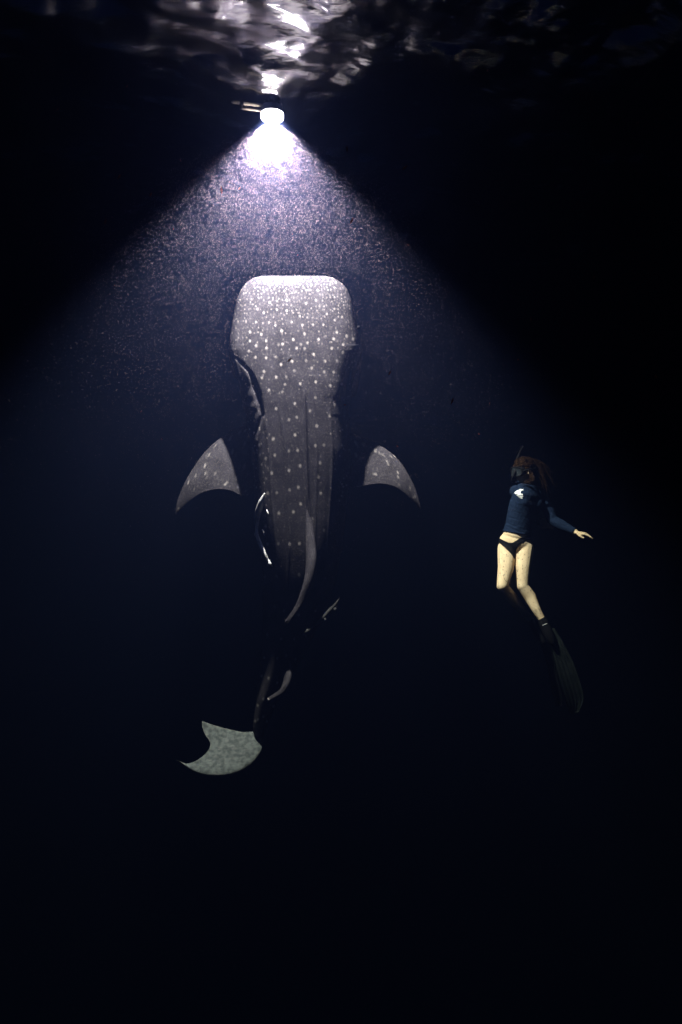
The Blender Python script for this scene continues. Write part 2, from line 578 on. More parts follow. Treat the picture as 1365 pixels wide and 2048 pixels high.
    pr_f = [(660, 850, -.20), (720, 872, -.28), (765, 894, -.32), (798, 921, -.38), (824, 962, -.44), (837, 995, -.47), (841, 1017, -.48)]
    pr_r = [(660, 965, -.28), (700, 975, -.38), (735, 970, -.45), (762, 967, -.48), (792, 974, -.50), (817, 993, -.49), (841, 1017, -.48)]
    scatter(pr_f + pr_r, 170, (1.2, 1.9), .8)
    fin(pr_f, pr_r, [.14, .10, .07, .045, .02])
    # first dorsal fin, raised towards the viewer and swept over to the left
    fin([(613, 985, -.66), (621, 1042, -.715), (628, 1085, -.79), (628, 1118, -.87), (620, 1155, -.93), (603, 1200, -.97), (572, 1246, -.99)],
        [(634, 1165, -.56), (630, 1170, -.66), (625, 1178, -.75), (617, 1190, -.83), (606, 1206, -.90), (592, 1226, -.95), (571, 1247, -.99)],
        [.05, .075, .075, .06, .04, .025])
    # second dorsal fin
    fin([(574, 1310, -.49), (581, 1335, -.59), (580, 1358, -.66), (570, 1378, -.70), (537, 1398, -.72)],
        [(574, 1382, -.40), (570, 1385, -.50), (563, 1388, -.59), (553, 1393, -.67), (536, 1399, -.72)], [.06, .05, .04, .02])
    # tail fin
    def tail_y(px, py):
        return -0.35 - 0.0036 * (py - 1450) + 0.0004 * (px - 450)
    tf = [(405, 1443), (432, 1452), (462, 1460), (492, 1466), (516, 1466), (527, 1482), (519, 1508), (495, 1534), (460, 1549),
          (420, 1551), (386, 1542), (354, 1520)]
    tr = [(404, 1444), (405, 1453), (408, 1463), (413, 1473), (418, 1480), (421, 1487), (420, 1495), (414, 1505),
          (404, 1514), (390, 1523), (373, 1527), (353, 1520)]
    tf = [(a, b, tail_y(a, b)) for a, b in tf]; tr = [(a, b, tail_y(a, b)) for a, b in tr]
    scatter(tf, 150, (1.0, 1.7), 0.35)
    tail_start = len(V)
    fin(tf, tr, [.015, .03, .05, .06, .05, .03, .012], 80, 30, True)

    me = bpy.data.meshes.new('whale_shark')
    me.from_pydata([tuple(map(float, v)) for v in V], [], F)
    me.update()
    fix_normals(me)
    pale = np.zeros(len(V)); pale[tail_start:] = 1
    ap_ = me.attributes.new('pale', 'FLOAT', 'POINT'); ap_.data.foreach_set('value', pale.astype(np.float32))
    at = me.attributes.new('spots', 'FLOAT', 'POINT')
    at.data.foreach_set('value', spot_field(np.array(A, float)).astype(np.float32))

    m = bpy.data.materials.new('shark_skin')
    m.use_nodes = True
    nt = m.node_tree
    b = nt.nodes['Principled BSDF']
    b.inputs['Roughness'].default_value = 0.55
    b.inputs['Specular IOR Level'].default_value = 0.5
    b.inputs['IOR'].default_value = 1.06
    tc = nt.nodes.new('ShaderNodeTexCoord')
    an = nt.nodes.new('ShaderNodeAttribute'); an.attribute_name = 'spots'
    n1 = nt.nodes.new('ShaderNodeTexNoise'); n1.inputs['Scale'].default_value = 9; n1.inputs['Detail'].default_value = 8
    n2 = nt.nodes.new('ShaderNodeTexNoise'); n2.inputs['Scale'].default_value = 70; n2.inputs['Detail'].default_value = 4
    for nn in (n1, n2):
        nt.links.new(tc.outputs['Object'], nn.inputs['Vector'])
    cr = nt.nodes.new('ShaderNodeValToRGB')
    cr.color_ramp.elements[0].position = 0.3; cr.color_ramp.elements[0].color = (0.024, 0.022, 0.027, 1)
    cr.color_ramp.elements[1].position = 0.72; cr.color_ramp.elements[1].color = (0.046, 0.042, 0.051, 1)
    nt.links.new(n1.outputs['Fac'], cr.inputs['Fac'])
    mm = nt.nodes.new('ShaderNodeMath'); mm.operation = 'MULTIPLY_ADD'
    mm.inputs[1].default_value = 0.5; mm.inputs[2].default_value = -0.25
    nt.links.new(n2.outputs['Fac'], mm.inputs[0])
    ad = nt.nodes.new('ShaderNodeMath'); ad.operation = 'ADD'; ad.use_clamp = True
    nt.links.new(an.outputs['Fac'], ad.inputs[0]); nt.links.new(mm.outputs[0], ad.inputs[1])
    mx = nt.nodes.new('ShaderNodeMix'); mx.data_type = 'RGBA'
    nt.links.new(ad.outputs[0], mx.inputs['Factor'])
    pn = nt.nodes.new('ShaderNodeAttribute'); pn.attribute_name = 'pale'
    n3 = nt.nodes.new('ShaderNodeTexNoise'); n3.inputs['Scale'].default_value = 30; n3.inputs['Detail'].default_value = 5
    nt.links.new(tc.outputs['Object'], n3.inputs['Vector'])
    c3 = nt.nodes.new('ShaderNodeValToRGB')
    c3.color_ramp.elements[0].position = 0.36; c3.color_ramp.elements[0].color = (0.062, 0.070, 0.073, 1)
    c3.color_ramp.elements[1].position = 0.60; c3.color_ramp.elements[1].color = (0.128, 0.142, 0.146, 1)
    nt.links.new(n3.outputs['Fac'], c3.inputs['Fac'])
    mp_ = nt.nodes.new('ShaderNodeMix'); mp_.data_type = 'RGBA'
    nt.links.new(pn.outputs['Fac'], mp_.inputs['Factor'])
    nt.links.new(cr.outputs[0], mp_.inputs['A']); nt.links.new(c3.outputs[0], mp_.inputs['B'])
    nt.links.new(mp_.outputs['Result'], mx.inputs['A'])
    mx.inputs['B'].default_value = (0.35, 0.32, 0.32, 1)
    nt.links.new(mx.outputs['Result'], b.inputs['Base Color'])
    bp = nt.nodes.new('ShaderNodeBump'); bp.inputs['Strength'].default_value = 0.14; bp.inputs['Distance'].default_value = 0.010
    nt.links.new(n2.outputs['Fac'], bp.inputs['Height'])
    nt.links.new(bp.outputs[0], b.inputs['Normal'])
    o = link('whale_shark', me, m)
    tag(o, 'huge spotted whale shark hanging upright under the lamp, back towards us', 'shark')
    # eyes: small dark beads at the sides of the head
    me_ = mat_principled('dark_eye', (0.01, 0.01, 0.012), 0.15, 0.6)
    for px_, py_ in ((465, 662), (717, 655)):
        c = Vector(Ws(px_, py_, -0.40))
        v, f = lathe([(0.001, .017), (.009, .014), (.015, .007), (.017, 0), (.015, -.007), (.009, -.014), (.001, -.017)], 14, c)
        link_mesh('eye', v, f, me_, o)
    return o


build_shark()


# ================================================================== remoras
def build_remora(path, radii, label, flat=0.75, fins=(), tail=None, pale=0.6):
    """path: (px, py, y); radii in m; fins: list of three-point blades (px, py, y)"""
    C = smooth_poly(path, 40)
    P = [Vector(Ws(*c)) for c in C]
    rad = np.interp(np.linspace(0, 1, 40), np.linspace(0, 1, len(radii)), radii)
    V, F = [], []
    n = 20
    toward = Vector((0, -1, 0))
    for i, p in enumerate(P):
        t = (P[min(i + 1, 39)] - P[max(i - 1, 0)]).normalized()
        sd = t.cross(toward).normalized(); up = sd.cross(t).normalized()
        for k in range(n):
            a = 2 * math.pi * k / n
            V.append(p + (sd * math.cos(a) * flat + up * math.sin(a)) * rad[i])
    for i in range(39):
        for k in range(n):
            a, b = i * n + k, i * n + (k + 1) % n
            F.append((a, b, b + n, a + n))
    F.append(tuple(range(n))); F.append(tuple(39 * n + k for k in range(n)))
    for bl in fins:
        Q = [Vector(Ws(*q)) for q in bl]
        nrm = (Q[1] - Q[0]).cross(Q[-1] - Q[0]).normalized() * 0.004
        s0 = len(V)
        cen = sum(Q, Vector()) / len(Q)
        V += Q; V += [cen + nrm, cen - nrm]
        m_ = len(Q)
        for k in range(m_):
            F.append((s0 + k, s0 + (k + 1) % m_, s0 + m_)); F.append((s0 + (k + 1) % m_, s0 + k, s0 + m_ + 1))
    me = bpy.data.meshes.new('remora')
    me.from_pydata([tuple(v) for v in V], [], F); me.update(); fix_normals(me)
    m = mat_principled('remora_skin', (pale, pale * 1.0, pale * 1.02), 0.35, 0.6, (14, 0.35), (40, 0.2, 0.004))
    o = link('remora', me, m)
    tag(o, label, 'fish', 'remoras around the whale shark')
    return o


build_remora([(530, 986, -.86), (524, 1002, -.84), (517, 1025, -.80), (515, 1045, -.78), (514, 1066, -.78), (521, 1088, -.80), (531, 1110, -.82), (539, 1127, -.82)],
             [0.004, 0.024, 0.028, 0.016, 0.011, 0.014, 0.016, 0.013, 0.009],
             'slender silvery white remora beside the left flank of the whale shark', 0.95,
             [[(533, 1018, -.84), (536, 1021, -.85), (541, 1037, -.86), (536, 1031, -.85)],
              [(524, 1058, -.80), (527, 1060, -.81), (531, 1073, -.82), (527, 1068, -.81)],
              [(513, 1060, -.78), (509, 1068, -.79), (511, 1074, -.79), (515, 1072, -.78)],
              [(536, 1118, -.82), (540, 1120, -.83), (547, 1135, -.84), (541, 1132, -.83), (535, 1132, -.84)]])
build_remora([(679, 1197, -.80), (671, 1210, -.80), (660, 1222, -.79), (648, 1236, -.78), (634, 1248, -.77), (616, 1262, -.76)],
             [0.003, 0.018, 0.026, 0.026, 0.018, 0.009, 0.004],
             'dim bluish remora swimming right of the shark fin tip', 0.7,
             [[(668, 1214, -.81), (674, 1216, -.83), (671, 1224, -.84), (666, 1220, -.82)],
              [(650, 1233, -.80), (654, 1240, -.82), (648, 1244, -.82)],
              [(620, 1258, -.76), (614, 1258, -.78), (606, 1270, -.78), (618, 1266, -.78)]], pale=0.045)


# ================================================================== the snorkeller
DY = 0.28


def B(px, py, d=0.0):
    return Vector(W(px, py, DY + d))


def ball(V, F, c, r, rot=None, seg=(14, 9)):
    rx, ry, rz = r if hasattr(r, '__len__') else (r, r, r)
    s0 = len(V)
    nu, nv = seg
    for i in range(nv + 1):
        t = math.pi * i / nv
        for k in range(nu):
            a = 2 * math.pi * k / nu
            p = Vector((rx * math.sin(t) * math.cos(a), ry * math.sin(t) * math.sin(a), rz * math.cos(t)))
            if rot: p = rot @ p
            V.append(c + p)
    for i in range(nv):
        for k in range(nu):
            a, b = s0 + i * nu + k, s0 + i * nu + (k + 1) % nu
            F.append((a, b, b + nu, a + nu))


def limb(V, F, pts, radii, n=12):
    for i in range(len(pts) - 1):
        for k in range(n + 1):
            t = k / n
            ball(V, F, pts[i].lerp(pts[i + 1], t), radii[i] * (1 - t) + radii[i + 1] * t)


def voxel(V, F, size, smooth=4):
    me = bpy.data.meshes.new('tmp'); me.from_pydata([tuple(v) for v in V], [], F); me.update()
    bm = bmesh.new(); bm.from_mesh(me)
    bmesh.ops.remove_doubles(bm, verts=bm.verts, dist=1e-6)
    bmesh.ops.recalc_face_normals(bm, faces=bm.faces)
    bm.to_mesh(me); bm.free()
    o = bpy.data.objects.new('tmp', me); COL.objects.link(o)
    md = o.modifiers.new('r', 'REMESH'); md.mode = 'VOXEL'; md.voxel_size = size
    ms = o.modifiers.new('s', 'SMOOTH'); ms.iterations = smooth; ms.factor = 0.5
    dg = bpy.context.evaluated_depsgraph_get()
    out = bpy.data.meshes.new_from_object(o.evaluated_get(dg))
    bpy.data.objects.remove(o); bpy.data.meshes.remove(me)
    return out


def shell(src, mask, offset, name, mat, parent, wrinkle=None, thick=0.003):
    """a garment: the faces of the body inside mask, lifted off the skin, with a turned-in rim"""
    nv = len(src.vertices)
    co = np.zeros(nv * 3); src.vertices.foreach_get('co', co); co = co.reshape(-1, 3)
    no = np.zeros(nv * 3); src.vertices.foreach_get('normal', no); no = no.reshape(-1, 3)
    ok = mask(co)
    polys = [tuple(p.vertices) for p in src.polygons if all(ok[v] for v in p.vertices)]
    used = sorted({v for p in polys for v in p}); mp = {v: i for i, v in enumerate(used)}
    c = co[used]; nn = no[used]
    off = np.full(len(used), offset)
    if wrinkle is not None: off = off + wrinkle(c)
    P = c + nn * off[:, None]
    me = bpy.data.meshes.new(name)
    me.from_pydata(P.tolist(), [], [tuple(mp[v] for v in p) for p in polys]); me.update()
    bm = bmesh.new(); bm.from_mesh(me)
    for _ in range(3):       # even out the cut edges
        bv = [v for v in bm.verts if v.is_boundary]
        new = {}
        for v in bv:
            nb = [e.other_vert(v).co for e in v.link_edges if e.is_boundary]
            if len(nb) == 2: new[v] = v.co * 0.4 + (nb[0] + nb[1]) * 0.3
        for v, q in new.items(): v.co = q
    be = [e for e in bm.edges if e.is_boundary]
    r = bmesh.ops.extrude_edge_only(bm, edges=be)
    idx = [v for v in r['geom'] if isinstance(v, bmesh.types.BMVert)]
    bm.normal_update()
    for v in idx:
        near = [e.other_vert(v) for e in v.link_edges]
        q = sum((x.normal for x in near), Vector()) / max(len(near), 1)
        v.co = v.co - q.normalized() * (offset + thick) if q.length > 1e-6 else v.co
    bm.to_mesh(me); bm.free()
    return link(name, me, mat, parent)


def build_person():
    root = empty('person', B(1032, 1088))
    tag(root, 'snorkeller in navy long-sleeved top and black bikini bottoms, one arm held out', 'person')
    V, F = [], []
    R = Matrix.Rotation
    # pelvis and trunk, leaning towards the right as it rises
    tilt = R(math.radians(14), 3, 'Y')
    ball(V, F, B(1031, 1086, 0.02), (0.150, 0.105, 0.105), tilt, (24, 14))
    ball(V, F, B(1018, 1098, 0.02), (0.085, 0.095, 0.085))
    ball(V, F, B(1047, 1096, 0.02), (0.090, 0.095, 0.085))
    def trunk(c, r, yaw):
        ball(V, F, c, r, tilt @ R(math.radians(yaw), 3, 'Z'), (24, 14))
    stations = [(1034, 1072, .015, .128, .097, 4), (1038, 1054, .02, .122, .096, 12), (1043, 1034, .025, .135, .102, 22),
                (1050, 1011, .03, .158, .112, 34), (1057, 993, .035, .170, .105, 42), (1057, 980, .04, .140, .082, 42)]
    for q in np.linspace(0, len(stations) - 1, 31):
        k = min(int(q), len(stations) - 2); t = q - k
        a_ = np.array(stations[k]) * (1 - t) + np.array(stations[k + 1]) * t
        trunk(B(*a_[:3]), (a_[3], a_[4], 0.06), a_[5])
    ball(V, F, B(1047, 1004, -0.055), (0.062, 0.050, 0.062)); ball(V, F, B(1071, 1008, 0.0), (0.062, 0.055, 0.062))
    limb(V, F, [B(1052, 978, 0.035), B(1050, 958, 0.03)], [0.052, 0.048], 5)
    # head, turned to the left
    hc = B(1047, 941, 0.01)
    fd = Vector((-0.86, -0.46, -0.10)).normalized()        # where she looks
    rr = fd.cross(Vector((0, 0, 1))).normalized(); up = rr.cross(fd).normalized()
    HR = Matrix((( rr.x, fd.x, up.x), (rr.y, fd.y, up.y), (rr.z, fd.z, up.z)))   # local x right, y forward, z up
    H = lambda x, y, z: hc + HR @ Vector((x, y, z))
    ball(V, F, H(0, -0.012, 0.025), (0.074, 0.092, 0.088), HR, (20, 12))
    ball(V, F, H(0, 0.030, -0.040), (0.056, 0.056, 0.070), HR, (20, 12))
    ball(V, F, H(0, 0.066, -0.092), (0.022, 0.020, 0.018), HR)       # chin
    limb(V, F, [H(0, 0.078, 0.002), H(0, 0.102, -0.034)], [0.011, 0.016], 4)      # nose
    ball(V, F, H(0, 0.082, -0.060), (0.022, 0.010, 0.008), HR)       # lips
    for sgn in (-1, 1):
        ball(V, F, H(0.074 * sgn, -0.005, -0.015), (0.010, 0.022, 0.032), HR)     # ear
        ball(V, F, H(0.040 * sgn, 0.058, -0.030), (0.024, 0.022, 0.024), HR)      # cheek
    # arm held out to the right
    sh, el, wr = B(1088, 994, 0.10), B(1106, 1041, 0.04), B(1151, 1064, -0.10)
    limb(V, F, [B(1074, 986, 0.08), sh], [0.062, 0.062], 4)
    limb(V, F, [sh, sh.lerp(el, .5), el, el.lerp(wr, .3), wr], [0.058, 0.050, 0.042, 0.043, 0.027], 9)
    # other arm folded behind the trunk, its fingertips just showing
    s2, e2, w2 = B(1033, 983, 0.02), B(1040, 1030, 0.24), B(1078, 1042, 0.17)
    limb(V, F, [B(1042, 981, 0.02), s2], [0.056, 0.056], 4)
    limb(V, F, [s2, e2, w2], [0.052, 0.041, 0.027], 9)
    # legs
    kl, al = B(1005, 1172, -0.20), B(1062, 1240, 0.10)
    limb(V, F, [B(1014, 1098, 0.015), B(1012, 1135, -0.10), kl], [0.086, 0.073, 0.050], 10)
    limb(V, F, [kl, kl.lerp(al, .3) + Vector((0, .02, .0)), kl.lerp(al, .7), al], [0.049, 0.052, 0.040, 0.030], 9)
    kr, ar = B(1046, 1172, -0.14), B(1084, 1238, -0.21)
    limb(V, F, [B(1049, 1097, 0.015), B(1046, 1135, -0.08), kr], [0.088, 0.071, 0.052], 10)
    limb(V, F, [kr, kr.lerp(ar, .35) + Vector((.012, .02, 0)), kr.lerp(ar, .7), ar], [0.050, 0.054, 0.040, 0.031], 9)
    for a_, t_ in ((al, B(1078, 1262, 0.04)), (ar, B(1097, 1266, -0.27))):
        limb(V, F, [a_, t_], [0.032, 0.026], 6)
    # hands: palm, four fingers of different length, thumb from the side of the palm
    def hand(wrist, d, side, nrm, fingers, curl):
        d = d.normalized(); side = (side - d * side.dot(d)).normalized(); nrm = d.cross(side) * (1 if d.cross(side).dot(nrm) > 0 else -1)
        for k in range(-2, 3):
            limb(V, F, [wrist + d * 0.012 + side * 0.008 * k, wrist + d * 0.085 + side * 0.0165 * k], [0.0135, 0.0120], 6)
        for k, ln in enumerate(fingers):
            o_ = -0.031 + 0.0205 * k
            p0 = wrist + d * 0.083 + side * o_
            sp_ = side * (o_ * 0.35)
            p1 = p0 + (d + sp_ - nrm * curl[k] * .4).normalized() * ln * .45
            p2 = p1 + (d + sp_ - nrm * curl[k] * 1.0).normalized() * ln * .32
            p3 = p2 + (d + sp_ - nrm * curl[k] * 1.5).normalized() * ln * .23
            limb(V, F, [p0, p1, p2, p3], [0.0098, 0.0090, 0.0082, 0.0068], 6)
        p0 = wrist + d * 0.022 - side * 0.024
        p1 = p0 + (d * .7 - side * .6 - nrm * .45) * 0.036
        p2 = p1 + (d * .85 - side * .25 - nrm * .35) * 0.030
        p3 = p2 + (d * .95 - nrm * .25) * 0.022
        limb(V, F, [p0, p1, p2, p3], [0.015, 0.0115, 0.0100, 0.0078], 6)
    hd = (B(1176, 1069, -0.15) - wr)
    hand(wr, hd, Vector((0.1, 1, 0.12)), Vector((0, 0, 1)), [0.072, 0.082, 0.076, 0.060], [0.30, 0.42, 0.55, 0.7])
    hand(w2, B(1094, 1047, 0.13) - w2, Vector((0.2, 0.2, 1)), Vector((0, 1, 0)), [0.072, 0.080, 0.074, 0.060], [.3, .35, .4, .5])
    body_me = voxel(V, F, 0.0055, 3)
    skin = bpy.data.materials.new('skin')
    skin.use_nodes = True
    nt = skin.node_tree
    b = nt.nodes['Principled BSDF']
    b.inputs['Roughness'].default_value = 0.45
    b.inputs['Specular IOR Level'].default_value = 0.5
    b.inputs['IOR'].default_value = 1.08
    tc = nt.nodes.new('ShaderNodeTexCoord')
    n1 = nt.nodes.new('ShaderNodeTexNoise'); n1.inputs['Scale'].default_value = 12; n1.inputs['Detail'].default_value = 6
    nt.links.new(tc.outputs['Object'], n1.inputs['Vector'])
    cr = nt.nodes.new('ShaderNodeValToRGB')
    cr.color_ramp.elements[0].position = 0.3; cr.color_ramp.elements[0].color = (0.70, 0.52, 0.33, 1)
    cr.color_ramp.elements[1].position = 0.7; cr.color_ramp.elements[1].color = (0.80, 0.63, 0.42, 1)
    nt.links.new(n1.outputs['Fac'], cr.inputs['Fac'])
    nt.links.new(cr.outputs[0], b.inputs['Base Color'])
    body = link('body', body_me, skin, root)
    # --- long-sleeved navy top
    up_t = (B(1057, 990) - B(1034, 1070)).normalized()
    hem0, wr_dir, w2_dir = B(1036, 1069), (wr - el).normalized(), (w2 - e2).normalized()
    neck = B(1052, 968, 0.03)

    def seg_d(c, a, b_):
        a = np.array(a); d = np.array(b_) - a
        t = np.clip(((c - a) @ d) / (d @ d), 0, 1)
        return np.linalg.norm(c - a - t[:, None] * d, axis=1), t

    def top_mask(c):
        z_h = (c - np.array(hem0)) @ np.array(up_t)
        # the hem rides up in the middle of the belly
        bump = 0.012 * np.exp(-((c[:, 0] - B(1046, 1070).x) / 0.05) ** 2)
        trunk = (z_h > bump) & ((c - np.array(neck)) @ np.array(up_t) < 0.004 - 0.0 * c[:, 0])
        a1 = (seg_d(c, sh, el)[0] < .075) | ((seg_d(c, el, wr)[0] < .07) & (((c - np.array(wr)) @ np.array(wr_dir)) < -0.004))
        hand1 = ((c - np.array(wr)) @ np.array(wr_dir)) > -0.004
        hand1 &= np.linalg.norm(c - np.array(wr), axis=1) < 0.25
        a2d, _ = seg_d(c, e2, w2)
        hand2 = (((c - np.array(w2)) @ np.array(w2_dir)) > -0.004) & (np.linalg.norm(c - np.array(w2), axis=1) < 0.22) & (a2d > 0)
        hand2 &= seg_d(c, w2, B(1098, 1050, 0.11))[0] < .075
        hand2 &= c[:, 0] > B(1079, 1042, .17).x
        low = c[:, 2] > B(1036, 1082).z
        return (trunk | a1) & low & ~hand1 & ~hand2

    def wr_top(c):
        r1 = np.array([mnoise.noise(Vector((p[0] * 9 - p[2] * 16, p[1] * 9, p[2] * 60 + p[0] * 34))) for p in c])
        r2 = np.array([mnoise.noise(Vector((p[0] * 22, p[1] * 22, p[2] * 30))) for p in c])
        z_h = (c - np.array(hem0)) @ np.array(up_t)
        k = 0.0045 * np.exp(-(z_h / 0.14) ** 2) + 0.0012
        return r1 * k + r2 * 0.0012 + 0.004 * np.exp(-(z_h / 0.02) ** 2)

    m_top = mat_principled('navy_lycra', (0.010, 0.018, 0.040), 0.65, 0.25, (40, 0.25), (220, 0.25, 0.002))
    top = shell(body_me, top_mask, 0.006, 'rash_guard', m_top, root, wr_top)
    # --- black bikini bottoms (curved V in front, straight sides)
    xc = B(1030, 1100).x

    def bik_mask(c):
        x = c[:, 0]; z = c[:, 2]
        px = x / (c[:, 1] + CAM_D) * FPX + 682.5
        py = 1024 - z / (c[:, 1] + CAM_D) * FPX
        front_hi = np.interp(px, [990, 1000, 1010, 1020, 1028, 1036, 1046, 1056, 1075], [1073, 1076, 1081, 1085, 1084.5, 1079, 1073.5, 1072, 1074])
        front_lo = np.interp(px, [990, 1000, 1007, 1016, 1024, 1029, 1030, 1032, 1036, 1042, 1052, 1060, 1080],
                             [1083, 1085.5, 1092, 1101, 1109, 1118, 1118, 1106, 1094, 1087, 1081.5, 1080, 1082])
        back_lo = np.interp(px, [990, 1010, 1030, 1050, 1075], [1086, 1104, 1118, 1104, 1086])
        fr = c[:, 1] < DY + 0.02
        lo = np.where(fr, front_lo, back_lo)
        return (py > front_hi) & (py < lo) & (px > 980) & (px < 1085)

    m_bik = mat_principled('black_swimwear', (0.010, 0.010, 0.012), 0.55, 0.3, (60, 0.2))
    shell(body_me, bik_mask, 0.004, 'bikini_bottom', m_bik, root)

    # --- white printed emblem on the chest: a mountain under a breaking wave, drawn as thin raised print
    m_white = mat_principled('white_print', (0.85, 0.86, 0.88), 0.6, 0.3)
    bm_top = bmesh.new(); bm_top.from_mesh(top.data)
    from mathutils.bvhtree import BVHTree
    bvh = BVHTree.FromBMesh(bm_top)
    strokes = [  # polygons in picture points
        [(1029, 986.5), (1033, 982), (1037, 980), (1041.5, 978.6), (1046.5, 978.6), (1047, 980.6), (1043.5, 981.8), (1041.5, 984.4), (1042.6, 987.2),
         (1046, 988), (1046.6, 990.6), (1041, 990.6), (1034.5, 988.8)],
        [(1031, 988.6), (1034, 990.2), (1040.6, 991.9), (1046.6, 992.0), (1046.5, 993.6), (1041, 993.6), (1036, 992.2)],
        [(1036.6, 993.4), (1041, 995.0), (1046, 995.0), (1045, 997.4), (1042.4, 996.8)]]
    camp = Vector((0, -CAM_D, 0))
    LV, LF = [], []
    for poly in strokes:
        bm = bmesh.new()
        vs_ = [bm.verts.new((p[0], p[1], 0)) for p in poly]
        bm.faces.new(vs_)
        bmesh.ops.triangulate(bm, faces=bm.faces[:])
        for _ in range(2):
            bmesh.ops.subdivide_edges(bm, edges=bm.edges[:], cuts=1, use_grid_fill=True)
        s0 = len(LV)
        bm.verts.index_update()
        for v in bm.verts:
            tgt = Vector(W(v.co.x, v.co.y, DY))
            hit, nrm, _, _ = bvh.ray_cast(camp, (tgt - camp).normalized())
            if hit is None: hit, nrm = tgt, Vector((0, -1, 0))
            if nrm.dot(camp - hit) < 0: nrm = -nrm
            LV.append(hit + nrm * 0.0025)
        LF += [tuple(s0 + v.index for v in f.verts) for f in bm.faces]
        bm.free()
    bm_top.free()
    link_mesh('emblem', LV, LF, m_white, top)

    # --- hair: a close cap of locks on the skull and a long mass drifting to the right
    HV, HF = [], []
    r3 = random.Random(5)

    def lock(pts, w0, w1):
        C = smooth_poly([tuple(p) for p in pts], 12)
        rr_ = [w0 * (1 - t) + w1 * t for t in np.linspace(0, 1, 12)]
        v, f = tube(C, rr_, 5)
        s0 = len(HV); HV.extend(v); HF.extend(tuple(s0 + i for i in q) for q in f)
    for k in range(420):
        # root on the skull, away from the face
        th = r3.uniform(0, 2 * math.pi); z = r3.uniform(-0.5, 1.0)
        q = math.sqrt(max(0, 1 - z * z))
        lx, ly, lz = q * math.cos(th), q * math.sin(th), z
        if ly > 0.5 and lz < 0.12: continue
        rt = H(lx * 0.078, -0.012 + ly * 0.096, 0.025 + lz * 0.093)
        flow = Vector((0.62, 0.10, -0.60)) + Vector((r3.gauss(0, .22), r3.gauss(0, .22), r3.gauss(0, .22)))
        # lie along the skull first, then stream away
        l1 = Vector((lx - 0.2, ly - 0.45, lz + .02)).normalized()
        p1 = H(l1.x * 0.088, -0.014 + l1.y * 0.106, 0.025 + l1.z * 0.100)
        l2 = Vector((lx * .7, ly - 1.0, lz - .1)).normalized()
        p2 = H(l2.x * 0.092, -0.016 + l2.y * 0.110, 0.022 + l2.z * 0.102)
        ln = r3.uniform(0.06, 0.22)
        p3 = p2 + flow * ln * .5 + Vector((0, 0, .015))
        p4 = p3 + (flow + Vector((-0.25, 0, -0.75))) * ln * .55
        lock([rt, p1, p2, p3, p4], r3.uniform(.0045, .008), .0012)
    for k in range(26):     # stray wisps round the brow and neck
        s_ = H(r3.uniform(-.06, .06), r3.uniform(-.02, .06), 0.10 + r3.uniform(-.03, .01))
        e_ = s_ + Vector((r3.uniform(-.05, .03), r3.uniform(-.06, .02), r3.uniform(-.02, .03)))
        lock([s_, (s_ + e_) / 2 + Vector((0, 0, .012)), e_], .003, .001)
    for k in range(22):
        s_ = B(1062 + r3.uniform(-5, 4), 946 + r3.uniform(-4, 8), -0.07)
        e_ = B(1048 + r3.uniform(-4, 12), 966 + r3.uniform(-3, 5), -0.08)
        md_ = B(1067 + r3.uniform(-4, 3), 958 + r3.uniform(-5, 3), -0.09)
        lock([s_, md_, e_], .0028, .001)
    m_hair = mat_principled('brown_hair', (0.026, 0.014, 0.0075), 0.4, 0.4, (30, 0.5))
    link_mesh('hair', HV, HF, m_hair, root)

    # --- mask and snorkel
    MV, MF = [], []
    ring_pts = []
    for k in range(28):
        a = 2 * math.pi * k / 28
        sx = math.copysign(abs(math.cos(a)) ** 0.6, math.cos(a)); sz = math.copysign(abs(math.sin(a)) ** 0.6, math.sin(a))
        ring_pts.append((sx, sz))
    prof = [(0.066, 0.040, 0.050), (0.072, 0.046, 0.080), (0.074, 0.047, 0.112), (0.066, 0.040, 0.116), (0.064, 0.038, 0.110)]
    s0 = 0
    for hw, hh, dy in prof:
        for sx, sz in ring_pts:
            MV.append(H(sx * hw, dy - 0.030 * abs(sx) ** 2, -0.004 + sz * hh))
    for i in range(len(prof) - 1):
        for k in range(28):
            a, b_ = i * 28 + k, i * 28 + (k + 1) % 28
            MF.append((a, b_, b_ + 28, a + 28))
    mask = link_mesh('dive_mask', MV, MF, M_black, root)
    GV = [H(sx * 0.064, 0.111 - 0.030 * abs(sx) ** 2, -0.004 + sz * 0.038) for sx, sz in ring_pts] + [H(0, 0.112, -0.004)]
    GF = [(k, (k + 1) % 28, 28) for k in range(28)]
    m_gl = mat_principled('mask_glass', (0.02, 0.025, 0.03), 0.05, 0.8, ior=1.2)
    link_mesh('lens', GV, GF, m_gl, mask)
    sv, sf = tube([H(x, y, z) for x, y, z in [(-.086, .07 - .12 * 0, .0), (-.088, .02, .005), (-.09, -.06, .01), (-.06, -.105, .012), (0, -.118, .014), (.06, -.105, .012), (.09, -.06, .01), (.088, .02, .005), (.084, .07, 0)]], 0.007, 8)
    link_mesh('strap', sv, sf, M_black, mask)
    sp_ = smooth_poly([tuple(p) for p in [H(0.0, 0.10, -0.066), H(0.05, 0.10, -0.085), B(1030, 945, -0.06), B(1034, 922, 0.06), B(1040, 905, 0.09), B(1047, 893, 0.10)]], 26)
    sv, sf = tube(sp_, [0.011] * 24 + [0.012, 0.012], 10)
    link_mesh('snorkel', sv, sf, M_black, root)

    # --- long swim fins
    m_fin = mat_principled('grey_black_fin', (0.012, 0.015, 0.015), 0.45, 0.4, (12, 0.4), (30, 0.3, 0.006))
    m_pk = mat_principled('black_foot_pocket', (0.006, 0.006, 0.007), 0.5, 0.4, (30, 0.3))

